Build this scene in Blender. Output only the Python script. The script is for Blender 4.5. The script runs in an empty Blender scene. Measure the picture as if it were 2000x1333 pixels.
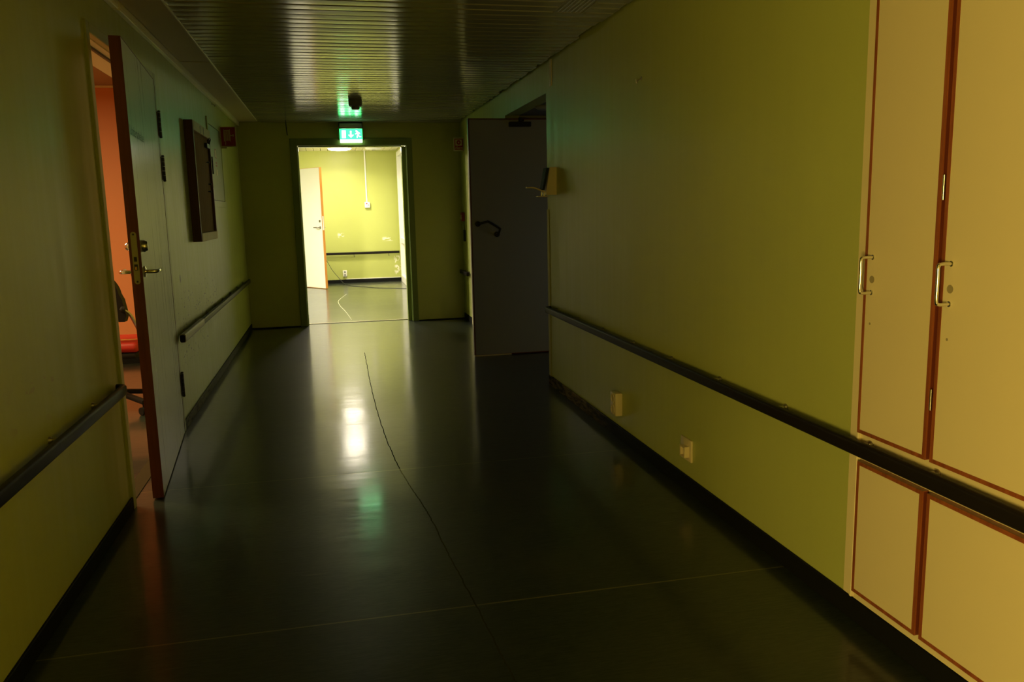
import bpy, bmesh, math, random
from mathutils import Vector, Matrix
random.seed(7)
S = bpy.context.scene
COL = S.collection

# ------------------------------------------------------------------ camera
cd = bpy.data.cameras.new('camera'); cam = bpy.data.objects.new('camera', cd); COL.objects.link(cam)
cd.sensor_width = 36.0; cd.lens = 1594.5/2000*36.0; cd.clip_start = 0.05; cd.clip_end = 60
_r = Vector((0.97600, -0.21660, -0.02257)); _F = Vector((0.21029, 0.96434, -0.16070)); _u = Vector((0.05658, 0.15210, 0.98674))
M = Matrix((( _r.x, _u.x, -_F.x, 0.0), (_r.y, _u.y, -_F.y, 0.0), (_r.z, _u.z, -_F.z, 1.27), (0, 0, 0, 1)))
cam.matrix_world = M
S.camera = cam

# ------------------------------------------------------------------ world, exposure
w = bpy.data.worlds.new('world'); S.world = w; w.use_nodes = True
w.node_tree.nodes['Background'].inputs[0].default_value = (0.5, 0.45, 0.3, 1)
w.node_tree.nodes['Background'].inputs[1].default_value = 0.0
S.view_settings.view_transform = 'Standard'; S.view_settings.look = 'None'
S.view_settings.exposure = 0.0; S.view_settings.gamma = 1.0; S.view_settings.use_curve_mapping = False
S.cycles.use_denoising = True
S.cycles.max_bounces = 10; S.cycles.diffuse_bounces = 6; S.cycles.glossy_bounces = 5
S.cycles.sample_clamp_indirect = 6.0

def area(name, loc, direction, sx, sy, power, color, spread=math.pi):
    l = bpy.data.lights.new(name, 'AREA'); l.shape = 'RECTANGLE'; l.size = sx; l.size_y = sy
    l.energy = power; l.color = color; l.spread = spread
    o = bpy.data.objects.new(name, l); COL.objects.link(o); o.location = loc
    o.rotation_euler = Vector(direction).to_track_quat('-Z', 'Z').to_euler()
    return o
# warm lamp light of the open room on the left, behind the camera
area('side_room_light', (-1.85, -1.55, 1.05), (1, 0.85, 0), 0.60, 1.8, 222, (1.0, 0.735, 0.175))
# warm ceiling light of the orange room
area('orange_room_light', (-2.6, 5.0, 2.28), (0, 0, -1), 1.2, 1.2, 98, (1.0, 0.74, 0.32))
# faint cool daylight deep in the side passage
area('passage_light', (2.95, 6.2, 0.8), (-1, 0.1, -0.1), 0.6, 0.9, 0.75, (0.55, 0.75, 1.0))

# ------------------------------------------------------------------ materials
def mat(name, col, rough=0.5, spec=0.5, metal=0.0, emit=None, es=0.0, coat=0.0):
    m = bpy.data.materials.new(name); m.use_nodes = True
    b = m.node_tree.nodes['Principled BSDF']
    b.inputs['Base Color'].default_value = (*col, 1); b.inputs['Roughness'].default_value = rough
    b.inputs['Specular IOR Level'].default_value = spec; b.inputs['Metallic'].default_value = metal
    b.inputs['Coat Weight'].default_value = coat
    if emit:
        b.inputs['Emission Color'].default_value = (*emit, 1); b.inputs['Emission Strength'].default_value = es
    return m
def N(m, t, **kw):
    n = m.node_tree.nodes.new(t)
    for k, v in kw.items():
        if k.startswith('i_'):
            key = k[2:]; key = int(key) if key.isdigit() else key.replace('_', ' ')
            n.inputs[key].default_value = v
        else: setattr(n, k, v)
    return n
def L(m, a, b): m.node_tree.links.new(a, b)
def BS(m): return m.node_tree.nodes['Principled BSDF']
def pos(m):
    g = N(m, 'ShaderNodeNewGeometry'); return g.outputs['Position']
def mapping(m, src, scale, loc=(0, 0, 0)):
    n = N(m, 'ShaderNodeMapping'); n.inputs['Scale'].default_value = scale; n.inputs['Location'].default_value = loc
    L(m, src, n.inputs['Vector']); return n.outputs[0]
def noise(m, vec, scale=1.0, detail=3.0, rough=0.5):
    n = N(m, 'ShaderNodeTexNoise'); n.inputs['Scale'].default_value = scale; n.inputs['Detail'].default_value = detail
    n.inputs['Roughness'].default_value = rough; L(m, vec, n.inputs['Vector']); return n.outputs[0]
def ramp(m, fac, p0, c0, p1, c1):
    n = N(m, 'ShaderNodeValToRGB'); e = n.color_ramp.elements
    e[0].position = p0; e[0].color = (*c0, 1); e[1].position = p1; e[1].color = (*c1, 1)
    L(m, fac, n.inputs[0]); return n.outputs[0]
def rampv(m, fac, p0, v0, p1, v1): return ramp(m, fac, p0, (v0,)*3, p1, (v1,)*3)
def mix(m, fac, a, b, mode='MIX'):
    n = N(m, 'ShaderNodeMix', data_type='RGBA', blend_type=mode)
    for s, v in ((n.inputs[0], fac), (n.inputs[6], a), (n.inputs[7], b)):
        if hasattr(v, 'is_output'): L(m, v, s)
        elif isinstance(v, (int, float)): s.default_value = v
        else: s.default_value = (*v, 1)
    return n.outputs[2]
def math_(m, op, a, b=None, c=None):
    n = N(m, 'ShaderNodeMath', operation=op)
    for i, v in enumerate((a, b, c)):
        if v is None: continue
        if hasattr(v, 'is_output'): L(m, v, n.inputs[i])
        else: n.inputs[i].default_value = v
    return n.outputs[0]
def sep(m, v):
    n = N(m, 'ShaderNodeSeparateXYZ'); L(m, v, n.inputs[0]); return n.outputs
def bump(m, h, strength, dist):
    n = N(m, 'ShaderNodeBump'); n.inputs['Strength'].default_value = strength; n.inputs['Distance'].default_value = dist
    L(m, h, n.inputs['Height']); L(m, n.outputs[0], BS(m).inputs['Normal']); L(m, n.outputs[0], BS(m).inputs['Coat Normal'])
def box_mask(m, p, lo, hi, soft):
    """1 inside an axis aligned box of world space, soft edges"""
    s = sep(m, p); out = None
    for i in range(3):
        if lo[i] is None: continue
        a = N(m, 'ShaderNodeMapRange', i_1=lo[i]-soft, i_2=lo[i]+soft); L(m, s[i], a.inputs[0])
        b = N(m, 'ShaderNodeMapRange', i_1=hi[i]-soft, i_2=hi[i]+soft, i_3=1.0, i_4=0.0); L(m, s[i], b.inputs[0])
        k = math_(m, 'MULTIPLY', a.outputs[0], b.outputs[0])
        out = k if out is None else math_(m, 'MULTIPLY', out, k)
    return out

WALLC = (0.485, 0.52, 0.14)
def wall_mat(name, col=WALLC, rough=0.36, marks=()):
    m = mat(name, col, rough, 0.5)
    p = pos(m)
    st = noise(m, mapping(m, p, (22, 22, 0.8)), 1.0, 3)                 # vertical rolled streaks
    wv = noise(m, mapping(m, p, (330, 330, 330)), 1.0, 1)              # fabric of the painted wallpaper
    blot = noise(m, mapping(m, p, (1.1, 1.1, 1.1)), 1.0, 4)
    c = mix(m, rampv(m, blot, 0.35, 0.0, 0.75, 1.0), tuple(x*0.93 for x in col), tuple(min(1, x*1.05) for x in col))
    for (lo, hi, soft, scale, thr, mc) in marks:
        nz = noise(m, mapping(m, p, scale), 1.0, 4, 0.6)
        k = math_(m, 'MULTIPLY', rampv(m, nz, thr, 0.0, thr+0.015, 1.0), box_mask(m, p, lo, hi, soft))
        c = mix(m, k, c, mc)
    L(m, c, BS(m).inputs['Base Color'])
    L(m, rampv(m, st, 0.3, rough-0.05, 0.7, rough+0.07), BS(m).inputs['Roughness'])
    h = math_(m, 'ADD', math_(m, 'MULTIPLY', wv, 0.5), math_(m, 'MULTIPLY', st, 0.9))
    bump(m, h, 0.12, 0.004)
    return m
M_wall = wall_mat('green wall paint')
M_wall_left = wall_mat('green wall paint scuffed', marks=[
    ((None, 5.12, .55), (None, 6.9, .80), .10, (7, 20, 55), .615, (.05, .045, .02)),
    ((None, 5.12, .36), (None, 6.3, .50), .06, (7, 18, 60), .63, (.05, .045, .02)),
    ((None, 5.325, .865), (None, 5.36, .91), .008, (7, 30, 30), .35, (.13, .11, .055)),
    ((None, 2.52, .66), (None, 2.95, .76), .04, (7, 9, 22), .60, (.42, .33, .14))])
M_wall_back = wall_mat('green wall paint peeling', marks=[
    ((.14, None, .82), (.24, None, .89), .015, (18, 7, 26), .52, (.85, .82, .66)),
    ((.93, None, .74), (1.11, None, .80), .015, (12, 7, 30), .48, (.85, .82, .66)),
    ((1.13, None, .12), (1.24, None, .46), .02, (30, 7, 22), .53, (.85, .82, .66))])
M_wall_near = wall_mat('green wall paint right side')
M_frame_green = mat('dark green gloss paint', (0.17, 0.23, 0.055), 0.35)
M_cream = mat('cream paint', (0.78, 0.66, 0.40), 0.45)
M_white = mat('white paint', (0.84, 0.83, 0.77), 0.4)
M_orange = mat('orange wall paint', (0.72, 0.255, 0.10), 0.6)
M_ceil_bounce = mat('ceiling with orange bounce', (0.40, 0.25, 0.17), 0.7)  # white ceiling, with orange bounce and shade mixed into its colour
M_black = mat('black rubber', (0.012, 0.011, 0.010), 0.45)
M_rail = mat('dark brown varnished handrail', (0.013, 0.010, 0.008), 0.42, 0.12)
M_chrome = mat('chrome', (0.75, 0.72, 0.65), 0.16, metal=1.0)
M_steel = mat('brushed steel', (0.42, 0.39, 0.33), 0.38, metal=1.0)
M_darkmetal = mat('dark metal', (0.05, 0.045, 0.035), 0.4, metal=0.6)
M_dark = mat('dark void', (0.01, 0.01, 0.01), 0.9)
M_red = mat('red sign', (0.33, 0.012, 0.02), 0.4)
M_signcream = mat('cream sign border', (0.62, 0.55, 0.33), 0.45)
M_plastic = mat('ivory plastic', (0.74, 0.62, 0.36), 0.35)
M_plasticwhite = mat('white plastic', (0.82, 0.80, 0.72), 0.35)
M_text = mat('black lettering', (0.02, 0.022, 0.02), 0.5)

def wood(name, c0, c1, rough=0.4, axis=2):
    m = mat(name, c0, rough); p = pos(m)
    sc = [60, 60, 60]; sc[axis] = 3
    g = noise(m, mapping(m, p, tuple(sc)), 1.0, 4, 0.6)
    L(m, ramp(m, g, 0.35, c0, 0.7, c1), BS(m).inputs['Base Color'])
    return m
M_redwood = wood('red brown wood edging', (0.22, 0.055, 0.016), (0.36, 0.10, 0.03), 0.4)
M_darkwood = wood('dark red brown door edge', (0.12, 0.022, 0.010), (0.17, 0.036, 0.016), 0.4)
M_orangewood = wood('orange wood edge', (0.52, 0.20, 0.02), (0.60, 0.25, 0.03), 0.45)
M_boardwood = wood('brown pin board', (0.30, 0.17, 0.05), (0.38, 0.22, 0.07), 0.85)
M_batten = wood('pale pine batten', (0.62, 0.43, 0.17), (0.70, 0.50, 0.22), 0.5)
for _m in (M_boardwood, M_batten): BS(_m).inputs['Specular IOR Level'].default_value = 0.12
M_frameside = wood('dark stained board frame', (0.07, 0.022, 0.010), (0.11, 0.035, 0.016), 0.45)

# cupboard laminate
M_laminate = mat('cream laminate', (0.74, 0.62, 0.38), 0.42)
M_smudge = mat('grey smudge', (0.33, 0.27, 0.15), 0.6)

# grey door laminate
M_greydoor = mat('grey door laminate', (0.33, 0.325, 0.32), 0.5, 0.3)

# streaky laminate of the left door
M_leaf = mat('pale laminate door face', (0.40, 0.42, 0.33), 0.3)
def _leaf(m):
    p = pos(m); st = noise(m, mapping(m, p, (50, 50, 0.7)), 1.0, 4, 0.65)
    L(m, ramp(m, st, 0.35, (0.36, 0.37, 0.25), 0.7, (0.45, 0.44, 0.31)), BS(m).inputs['Base Color'])
    L(m, rampv(m, st, 0.35, 0.26, 0.65, 0.40), BS(m).inputs['Roughness'])
    bump(m, st, 0.10, 0.004)
_leaf(M_leaf)

# floor: dark green linoleum with weld seams, a long crack and scuffs
M_floor = mat('dark green linoleum', (0.032, 0.042, 0.034), 0.36, 0.22, coat=0.75)
BS(M_floor).inputs['Coat IOR'].default_value = 1.42
def _floor(m):
    p = pos(m); s = sep(m, p)
    gr = noise(m, mapping(m, p, (14, 130, 1)), 1.0, 4, 0.65)            # grain along x
    cl = noise(m, mapping(m, p, (1.3, 1.6, 1)), 1.0, 5, 0.6)
    c = mix(m, rampv(m, gr, 0.35, 0.0, 0.7, 1.0), (0.012, 0.020, 0.016), (0.040, 0.050, 0.040))
    c = mix(m, rampv(m, cl, 0.45, 0.0, 0.75, 0.55), c, (0.042, 0.042, 0.030))
    # weld seams across the corridor
    for y0, wd, cc, sl in ((3.935, .0035, (.11, .10, .05), 0.0), (2.45, .0035, (.13, .12, .055), 0.0), (9.615, .012, (.42, .40, .27), 0.0)):
        k = math_(m, 'LESS_THAN', math_(m, 'ABSOLUTE', math_(m, 'SUBTRACT', s[1], y0)), wd)
        c = mix(m, k, c, cc)
    # crack that wanders down the middle
    fc = N(m, 'ShaderNodeFloatCurve'); cu = fc.mapping.curves[0]
    pts = [(1.0, .50), (2.108, .416), (2.443, .394), (2.836, .367), (3.263, .343), (3.958, .273), (4.836, .238), (5.872, .232), (7.429, .246), (9.0, .25)]
    cu.points[0].location = ((pts[0][0]-1)/8, pts[0][1]); cu.points[1].location = ((pts[-1][0]-1)/8, pts[-1][1])
    for a, b in pts[1:-1]: cu.points.new((a-1)/8, b)
    fc.mapping.update()
    yy = N(m, 'ShaderNodeMapRange', i_1=1.0, i_2=9.0); L(m, s[1], yy.inputs[0]); L(m, yy.outputs[0], fc.inputs['Value'])
    wob = noise(m, mapping(m, p, (1, 9, 1)), 1.0, 4, 0.7)
    xx = math_(m, 'ADD', fc.outputs[0], math_(m, 'MULTIPLY', math_(m, 'SUBTRACT', wob, 0.5), 0.018))
    k = math_(m, 'LESS_THAN', math_(m, 'ABSOLUTE', math_(m, 'SUBTRACT', s[0], xx)), 0.0026)
    kf = math_(m, 'MULTIPLY', k, math_(m, 'LESS_THAN', s[1], 7.45))
    near = math_(m, 'LESS_THAN', s[1], 3.95)
    c = mix(m, kf, c, mix(m, near, (0.004, 0.004, 0.003), (0.034, 0.036, 0.022)))
    # pale scratches
    sc = noise(m, mapping(m, p, (5, 60, 1), (3, 1, 0)), 1.0, 2, 0.4)
    k2 = rampv(m, sc, 0.745, 0.0, 0.76, 0.6); c = mix(m, k2, c, (0.10, 0.095, 0.07))
    L(m, c, BS(m).inputs['Base Color'])
    ro = math_(m, 'ADD', rampv(m, gr, 0.3, 0.05, 0.75, 0.13), rampv(m, cl, 0.4, 0.0, 0.8, 0.10))
    kd = math_(m, 'MULTIPLY', kf, math_(m, 'SUBTRACT', 1.0, near))
    L(m, math_(m, 'MULTIPLY_ADD', kd, -0.75, 0.75), BS(m).inputs['Coat Weight']); L(m, math_(m, 'MULTIPLY_ADD', kf, -0.22, 0.22), BS(m).inputs['Specular IOR Level'])
    st2 = noise(m, mapping(m, p, (2.2, 26, 1), (5, 2, 0)), 1.0, 4, 0.7)
    ro = math_(m, 'ADD', ro, rampv(m, st2, 0.42, -0.0, 0.68, 0.07))
    L(m, ro, BS(m).inputs['Coat Roughness'])
    wav = noise(m, mapping(m, p, (1.2, 5.0, 1)), 1.0, 2, 0.5)
    wv2 = noise(m, mapping(m, p, (3.5, 16.0, 1)), 1.0, 2, 0.5)
    h = math_(m, 'ADD', math_(m, 'MULTIPLY_ADD', wv2, 0.16, wav), math_(m, 'MULTIPLY', gr, 0.07))
    bump(m, h, 0.16, 0.010)
_floor(M_floor)

M_slat = mat('painted metal slat', (0.34, 0.32, 0.24), 0.16, 0.7)
M_panel = mat('beige ceiling panel', (0.58, 0.49, 0.34), 0.5)
M_trunk = mat('pale metal trunking', (0.86, 0.80, 0.56), 0.3)
M_farceil = mat('cream ceiling boards', (0.80, 0.74, 0.52), 0.5)

# baseboard with a worn stretch near the corner
M_base = mat('black rubber baseboard', (0.008, 0.008, 0.007), 0.55, 0.06)
def _base(m):
    p = pos(m)
    nz = noise(m, mapping(m, p, (30, 9, 40)), 1.0, 5, 0.7)
    k = math_(m, 'MULTIPLY', rampv(m, nz, 0.42, 0.0, 0.58, 1.0), box_mask(m, p, (1.2, 4.5, -1), (1.7, 5.9, .5), .25))
    k2 = math_(m, 'MULTIPLY', rampv(m, nz, 0.35, 0.0, 0.60, 0.8), box_mask(m, p, (-1.2, 4.9, -1), (-.7, 6.1, .5), .2))
    c = mix(m, k, (0.010, 0.010, 0.009), (0.24, 0.17, 0.10))
    c = mix(m, k2, c, (0.16, 0.14, 0.06))
    L(m, c, BS(m).inputs['Base Color'])
_base(M_base)

# ------------------------------------------------------------------ mesh helpers
def BM(): return bmesh.new()
def box(bm, x0, x1, y0, y1, z0, z1, bev=0.0, seg=2):
    r = bmesh.ops.create_cube(bm, size=1.0)
    vs = r['verts']
    for v in vs:
        v.co = Vector(((x0+x1)/2 + v.co.x*(x1-x0), (y0+y1)/2 + v.co.y*(y1-y0), (z0+z1)/2 + v.co.z*(z1-z0)))
    if bev > 0:
        es = list({e for v in vs for e in v.link_edges})
        bmesh.ops.bevel(bm, geom=es, offset=bev, segments=seg, profile=0.5, affect='EDGES')
    return bm
def frame_of(d):
    d = Vector(d).normalized()
    up = Vector((0, 0, 1)) if abs(d.z) < 0.95 else Vector((1, 0, 0))
    a = d.cross(up).normalized(); b = a.cross(d).normalized()
    return a, b
def cyl(bm, p0, p1, r0, r1=None, seg=24, bev=0.0):
    r1 = r0 if r1 is None else r1
    p0, p1 = Vector(p0), Vector(p1); a, b = frame_of(p1-p0)
    rings = []
    for p, r in ((p0, r0), (p1, r1)):
        rings.append([bm.verts.new(p + (a*math.cos(t) + b*math.sin(t))*r) for t in [2*math.pi*i/seg for i in range(seg)]])
    for i in range(seg):
        j = (i+1) % seg
        bm.faces.new((rings[0][i], rings[0][j], rings[1][j], rings[1][i]))
    bm.faces.new(rings[0][::-1]); bm.faces.new(rings[1])
    return bm
def lathe(bm, prof, origin, axis=(0, 0, 1), seg=32):
    """prof: list of (radius, height along axis)"""
    o = Vector(origin); d = Vector(axis).normalized(); a, b = frame_of(d); rings = []
    for r, h in prof:
        rings.append([bm.verts.new(o + d*h + (a*math.cos(t)+b*math.sin(t))*max(r, 1e-4)) for t in [2*math.pi*i/seg for i in range(seg)]])
    for k in range(len(rings)-1):
        for i in range(seg):
            j = (i+1) % seg
            bm.faces.new((rings[k][i], rings[k][j], rings[k+1][j], rings[k+1][i]))
    bm.faces.new(rings[0][::-1]); bm.faces.new(rings[-1])
    return bm
def sweep(bm, prof, path, closed_prof=True, up=(0, 0, 1), caps=True):
    """prof: 2D points (side, up); path: 3D points"""
    path = [Vector(p) for p in path]; up = Vector(up); rings = []
    for i, p in enumerate(path):
        d0 = (path[i]-path[i-1]).normalized() if i > 0 else None
        d1 = (path[i+1]-path[i]).normalized() if i < len(path)-1 else None
        d = d0 if d1 is None else d1 if d0 is None else (d0+d1).normalized()
        s = d.cross(up)
        if s.length < 1e-4: s = d.cross(Vector((1, 0, 0)))
        s.normalize(); u = s.cross(d).normalized()
        k = 1.0
        if d0 is not None and d1 is not None: k = 1/max(0.5, d.dot(d0))
        rings.append([bm.verts.new(p + s*(a*k) + u*b) for a, b in prof])
    n = len(prof)
    for k in range(len(rings)-1):
        for i in range(n):
            j = (i+1) % n
            bm.faces.new((rings[k][i], rings[k][j], rings[k+1][j], rings[k+1][i]))
    if caps:
        bm.faces.new(rings[0][::-1]); bm.faces.new(rings[-1])
    return bm
def circ(r, n=12): return [(r*math.cos(2*math.pi*i/n), r*math.sin(2*math.pi*i/n)) for i in range(n)]
def rrect(w_, h_, r, n=4):
    out = []
    for cx_, cy_, a0 in ((w_/2-r, h_/2-r, 0), (-w_/2+r, h_/2-r, 90), (-w_/2+r, -h_/2+r, 180), (w_/2-r, -h_/2+r, 270)):
        for i in range(n+1):
            a = math.radians(a0 + 90*i/n); out.append((cx_+r*math.cos(a), cy_+r*math.sin(a)))
    return out
def spline(pts, n=8):
    pts = [Vector(p) for p in pts]; out = []
    P = [pts[0]*2-pts[1]] + pts + [pts[-1]*2-pts[-2]]
    for i in range(1, len(P)-2):
        for k in range(n):
            t = k/n; a, b, c, d = P[i-1], P[i], P[i+1], P[i+2]
            out.append(0.5*((2*b) + (c-a)*t + (2*a-5*b+4*c-d)*t*t + (3*b-a-3*c+d)*t**3))
    out.append(pts[-1]); return out
def prism(bm, poly, f, depth):
    """poly: 2D points; f maps (u, v, d) to 3D"""
    a = [bm.verts.new(f(u, v, 0)) for u, v in poly]; b = [bm.verts.new(f(u, v, depth)) for u, v in poly]
    n = len(poly)
    bm.faces.new(a); bm.faces.new(b[::-1])
    for i in range(n): bm.faces.new((a[i], b[i], b[(i+1) % n], a[(i+1) % n]))
    return bm
def cells(bm, us, vs, solid, f, t):
    """wall slab of a grid of cells with holes; f(u, v, d) -> 3D"""
    cache = {}
    def V(i, j, d):
        k = (i, j, d)
        if k not in cache: cache[k] = bm.verts.new(f(us[i], vs[j], d*t))
        return cache[k]
    nu, nv = len(us)-1, len(vs)-1
    S_ = lambda i, j: 0 <= i < nu and 0 <= j < nv and solid((us[i]+us[i+1])/2, (vs[j]+vs[j+1])/2)
    for i in range(nu):
        for j in range(nv):
            if not S_(i, j): continue
            bm.faces.new((V(i, j, 0), V(i+1, j, 0), V(i+1, j+1, 0), V(i, j+1, 0)))
            bm.faces.new((V(i, j, 1), V(i, j+1, 1), V(i+1, j+1, 1), V(i+1, j, 1)))
            for di, dj, a, b in ((-1, 0, (0, 0), (0, 1)), (1, 0, (1, 0), (1, 1)), (0, -1, (0, 0), (1, 0)), (0, 1, (0, 1), (1, 1))):
                if not S_(i+di, j+dj):
                    bm.faces.new((V(i+a[0], j+a[1], 0), V(i+b[0], j+b[1], 0), V(i+b[0], j+b[1], 1), V(i+a[0], j+a[1], 1)))
    return bm
def obj(name, bm, m, parent=None, smooth=False, angle=35):
    bmesh.ops.recalc_face_normals(bm, faces=bm.faces[:])
    me = bpy.data.meshes.new(name); bm.to_mesh(me); bm.free()
    if smooth:
        me.polygons.foreach_set('use_smooth', [True]*len(me.polygons))
        me.set_sharp_from_angle(angle=math.radians(angle))
    o = bpy.data.objects.new(name, me); COL.objects.link(o)
    me.materials.append(m)
    if parent is not None:
        o.parent = parent
        o.matrix_parent_inverse = parent.matrix_world.inverted() if not parent.get('local') else Matrix()
    return o
def empty(name, loc=(0, 0, 0), rotz=0.0):
    o = bpy.data.objects.new(name, None); o.empty_display_size = 0.1; COL.objects.link(o)
    o.matrix_world = Matrix.Translation(loc) @ Matrix.Rotation(rotz, 4, 'Z')
    return o
def tag(o, label, cat, group=None):
    o['label'] = label; o['category'] = cat
    if group: o['group'] = group
    return o
def struct(o): o['kind'] = 'structure'; return o
def text_bm(s, size, f, depth=0.001, width=None):
    """lettering as thin mesh; f(u, v, d) -> 3D, baseline start at u=v=0"""
    c = bpy.data.curves.new('lettering', 'FONT'); c.body = s; c.size = size; c.resolution_u = 3
    o = bpy.data.objects.new('lettering', c); COL.objects.link(o)
    dg = bpy.context.evaluated_depsgraph_get()
    me = bpy.data.meshes.new_from_object(o.evaluated_get(dg))
    bpy.data.objects.remove(o); bpy.data.curves.remove(c)
    bm = BM(); bm.from_mesh(me); bpy.data.meshes.remove(me)
    xs = [v.co.x for v in bm.verts]; k = 1.0 if width is None else width/(max(xs)-min(xs))
    for v in bm.verts: v.co = Vector(f(v.co.x*k, v.co.y, depth))
    return bm

# ------------------------------------------------------------------ dimensions
XL, XR, YF, H = -0.914, 1.504, 9.44, 2.247
YN = -3.0
FB, FXL, FXR, FH = 15.1, -3.2, 1.24, 2.34         # the bright room beyond

# ------------------------------------------------------------------ shell
bm = BM(); box(bm, -4.2, 4.2, YN-.2, FB+1.7, -0.12, 0.0)
struct(obj('floor', bm, M_floor))

# left wall with the exam room door (y 3.70-5.05) and the open room behind the camera
bm = BM()
hole = lambda y, z: (3.70 < y < 5.05 and z < 2.055) or (-1.6 < y < -0.5 and z < 2.05)
cells(bm, [YN, -1.6, -.5, 3.70, 5.05, YF+.16], [0, 2.05, 2.055, 2.6], lambda u, v: not hole(u, v), lambda u, v, d: (XL-d, u, v), 0.156)
struct(obj('wall_left', bm, M_wall_left))
# right wall with the side passage and the cupboard recess
bm = BM()
hole2 = lambda y, z: (5.62 < y < 6.97 and z < 2.045) or (.42 < y < 2.09 and .095 < z < 2.19)
cells(bm, [YN, .42, 2.09, 5.62, 6.97, YF+.16], [0, .095, 2.045, 2.19, 2.6], lambda u, v: not hole2(u, v), lambda u, v, d: (XR+d, u, v), 0.12)
struct(obj('wall_right', bm, M_wall_near))
# end wall with the doorway to the bright room
bm = BM()
cells(bm, [XL-.15, -.325, .912, XR+.12], [0, 2.03, 2.6], lambda u, v: not (-.325 < u < .912 and v < 2.03), lambda u, v, d: (u, YF+d, v), 0.16)
struct(obj('wall_end', bm, M_wall))
bm = BM(); box(bm, XL-.15, XR+.12, YN-.16, YN, 0, 2.6); struct(obj('wall_behind', bm, M_wall))
# room behind the camera on the left, only its light reaches the corridor
bm = BM(); box(bm, -3.2, -3.1, -3.0, -.2, 0, 2.6); box(bm, -3.1, -1.07, -3.1, -3.0, 0, 2.6); box(bm, -3.1, -1.07, -.3, -.2, 0, 2.6); box(bm, -3.1, -1.07, -3.0, -.3, 2.4, 2.5)
struct(obj('wall_side_room', bm, M_cream))

# bright room
bm = BM()
cells(bm, [FXL-.15, -2.02, -.80, FXR+.15], [0, 2.03, 2.6], lambda u, v: not (-2.02 < u < -.80 and v < 2.03), lambda u, v, d: (u, FB+d, v), 0.12)
struct(obj('wall_far_back', bm, M_wall_back))
bm = BM(); box(bm, FXL-.12, FXL, YF+.16, FB, 0, 2.6); struct(obj('wall_far_left', bm, M_wall))
bm = BM(); box(bm, FXL-.12, XL-.15, YF, YF+.16, 0, 2.6); struct(obj('wall_far_front', bm, M_wall))
bm = BM()
cells(bm, [YF+.16, 12.6, 14.97, FB], [0, 2.3, 2.6], lambda u, v: not (12.6 < u < 14.97 and v < 2.3), lambda u, v, d: (FXR+d, u, v), 0.12)
struct(obj('wall_far_right', bm, M_wall))
bm = BM(); box(bm, -2.6, -.3, 16.6, 16.7, 0, 2.6); struct(obj('wall_far_store', bm, M_cream))
bm = BM(); box(bm, 1.75, 1.85, 12, FB+.1, 0, 2.6); struct(obj('wall_far_outer', bm, M_white))
# its ceiling boards, running along the room
bm = BM()
nb = 37; wb = (FXR-FXL)/nb
for i in range(nb):
    x = FXL + i*wb
    box(bm, x+.004, x+wb-.004, YF+.16, FB, FH, FH+.02, 0.003, 1)
box(bm, FXL, FXR, YF+.16, FB, FH+.03, FH+.05)
struct(obj('ceiling_far', bm, M_farceil))

# orange room
bm = BM(); box(bm, -4.2, -1.07, 7.6, 7.72, 0, 2.6); struct(obj('wall_orange', bm, M_orange))
bm = BM(); box(bm, -4.32, -4.2, 2.3, 7.72, 0, 2.6); box(bm, -4.2, -1.07, 2.2, 2.3, 0, 2.6); struct(obj('wall_orange_side', bm, M_orange))
bm = BM(); box(bm, -4.2, -1.07, 2.3, 7.6, 2.35, 2.45); struct(obj('ceiling_orange', bm, M_ceil_bounce))
bm = BM(); box(bm, -4.2, -1.071, 7.588, 7.6, 2.335, 2.35); struct(obj('trim_5', bm, M_cream))
bm = BM(); box(bm, -4.2, -1.071, 7.588, 7.6, 0, .07); struct(obj('baseboard_orange', bm, M_base))

# side passage
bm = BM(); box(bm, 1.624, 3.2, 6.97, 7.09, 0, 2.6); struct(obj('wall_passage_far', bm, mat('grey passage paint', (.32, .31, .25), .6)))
bm = BM(); box(bm, 1.624, 3.2, 5.50, 5.62, 0, 2.6); struct(obj('wall_passage_near', bm, M_wall))
bm = BM(); box(bm, 3.2, 3.3, 5.5, 7.09, 0, 2.6); struct(obj('wall_passage_back', bm, M_wall))
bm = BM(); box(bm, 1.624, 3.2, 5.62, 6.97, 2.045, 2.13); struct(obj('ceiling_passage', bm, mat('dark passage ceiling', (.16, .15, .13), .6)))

# slatted metal ceiling: every slat a shallow rounded tray
bm = BM()
y = YN
while y < 9.30:
    tilt = random.uniform(-.0012, .0012); dz = random.uniform(-.0008, .0008); xe = XR-.012-random.choice((0, 0, 0, .006, .012, .02))
    wd = .092
    prof = [(-wd/2, .016), (-wd/2, .007), (-wd/2+.002, .0025), (-wd/2+.006, .0006), (-wd/2+.008, .00045), (-wd/2+.020, .00018), (-.010, .00002), (.010, .00002), (wd/2-.020, .00018), (wd/2-.008, .00045), (wd/2-.006, .0006), (wd/2-.002, .0025), (wd/2, .007), (wd/2, .016)]
    A, B = [], []
    for (u, v) in prof:
        zz = H+dz+v+tilt*(u/wd)
        A.append(bm.verts.new((-.684, y+.05+u, zz))); B.append(bm.verts.new((xe, y+.05+u, zz)))
    for i in range(len(prof)-1): bm.faces.new((A[i], A[i+1], B[i+1], B[i]))
    y += .1
box(bm, XL, XR, YN, YF, H+.05, H+.08)
ceil = struct(obj('ceiling', bm, M_slat, smooth=True, angle=5))
# closed panels along the left wall
ys = [YN, -1.2, 0, 1.2, 2.4, 3.45, 4.58, 5.78, 7.0, 8.15, 9.42]
for a, b in zip(ys[:-1], ys[1:]):
    bm = BM(); box(bm, XL+.034, -.692, a+.004, b-.004, H-.002+random.uniform(-.002, .002), H+.02, .002, 1)
    obj('side_panel', bm, M_panel, ceil)
bm = BM(); box(bm, -.691, -.685, YN, 9.28, H-.004, H+.02); obj('edge_strip', bm, M_trunk, ceil)
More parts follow.
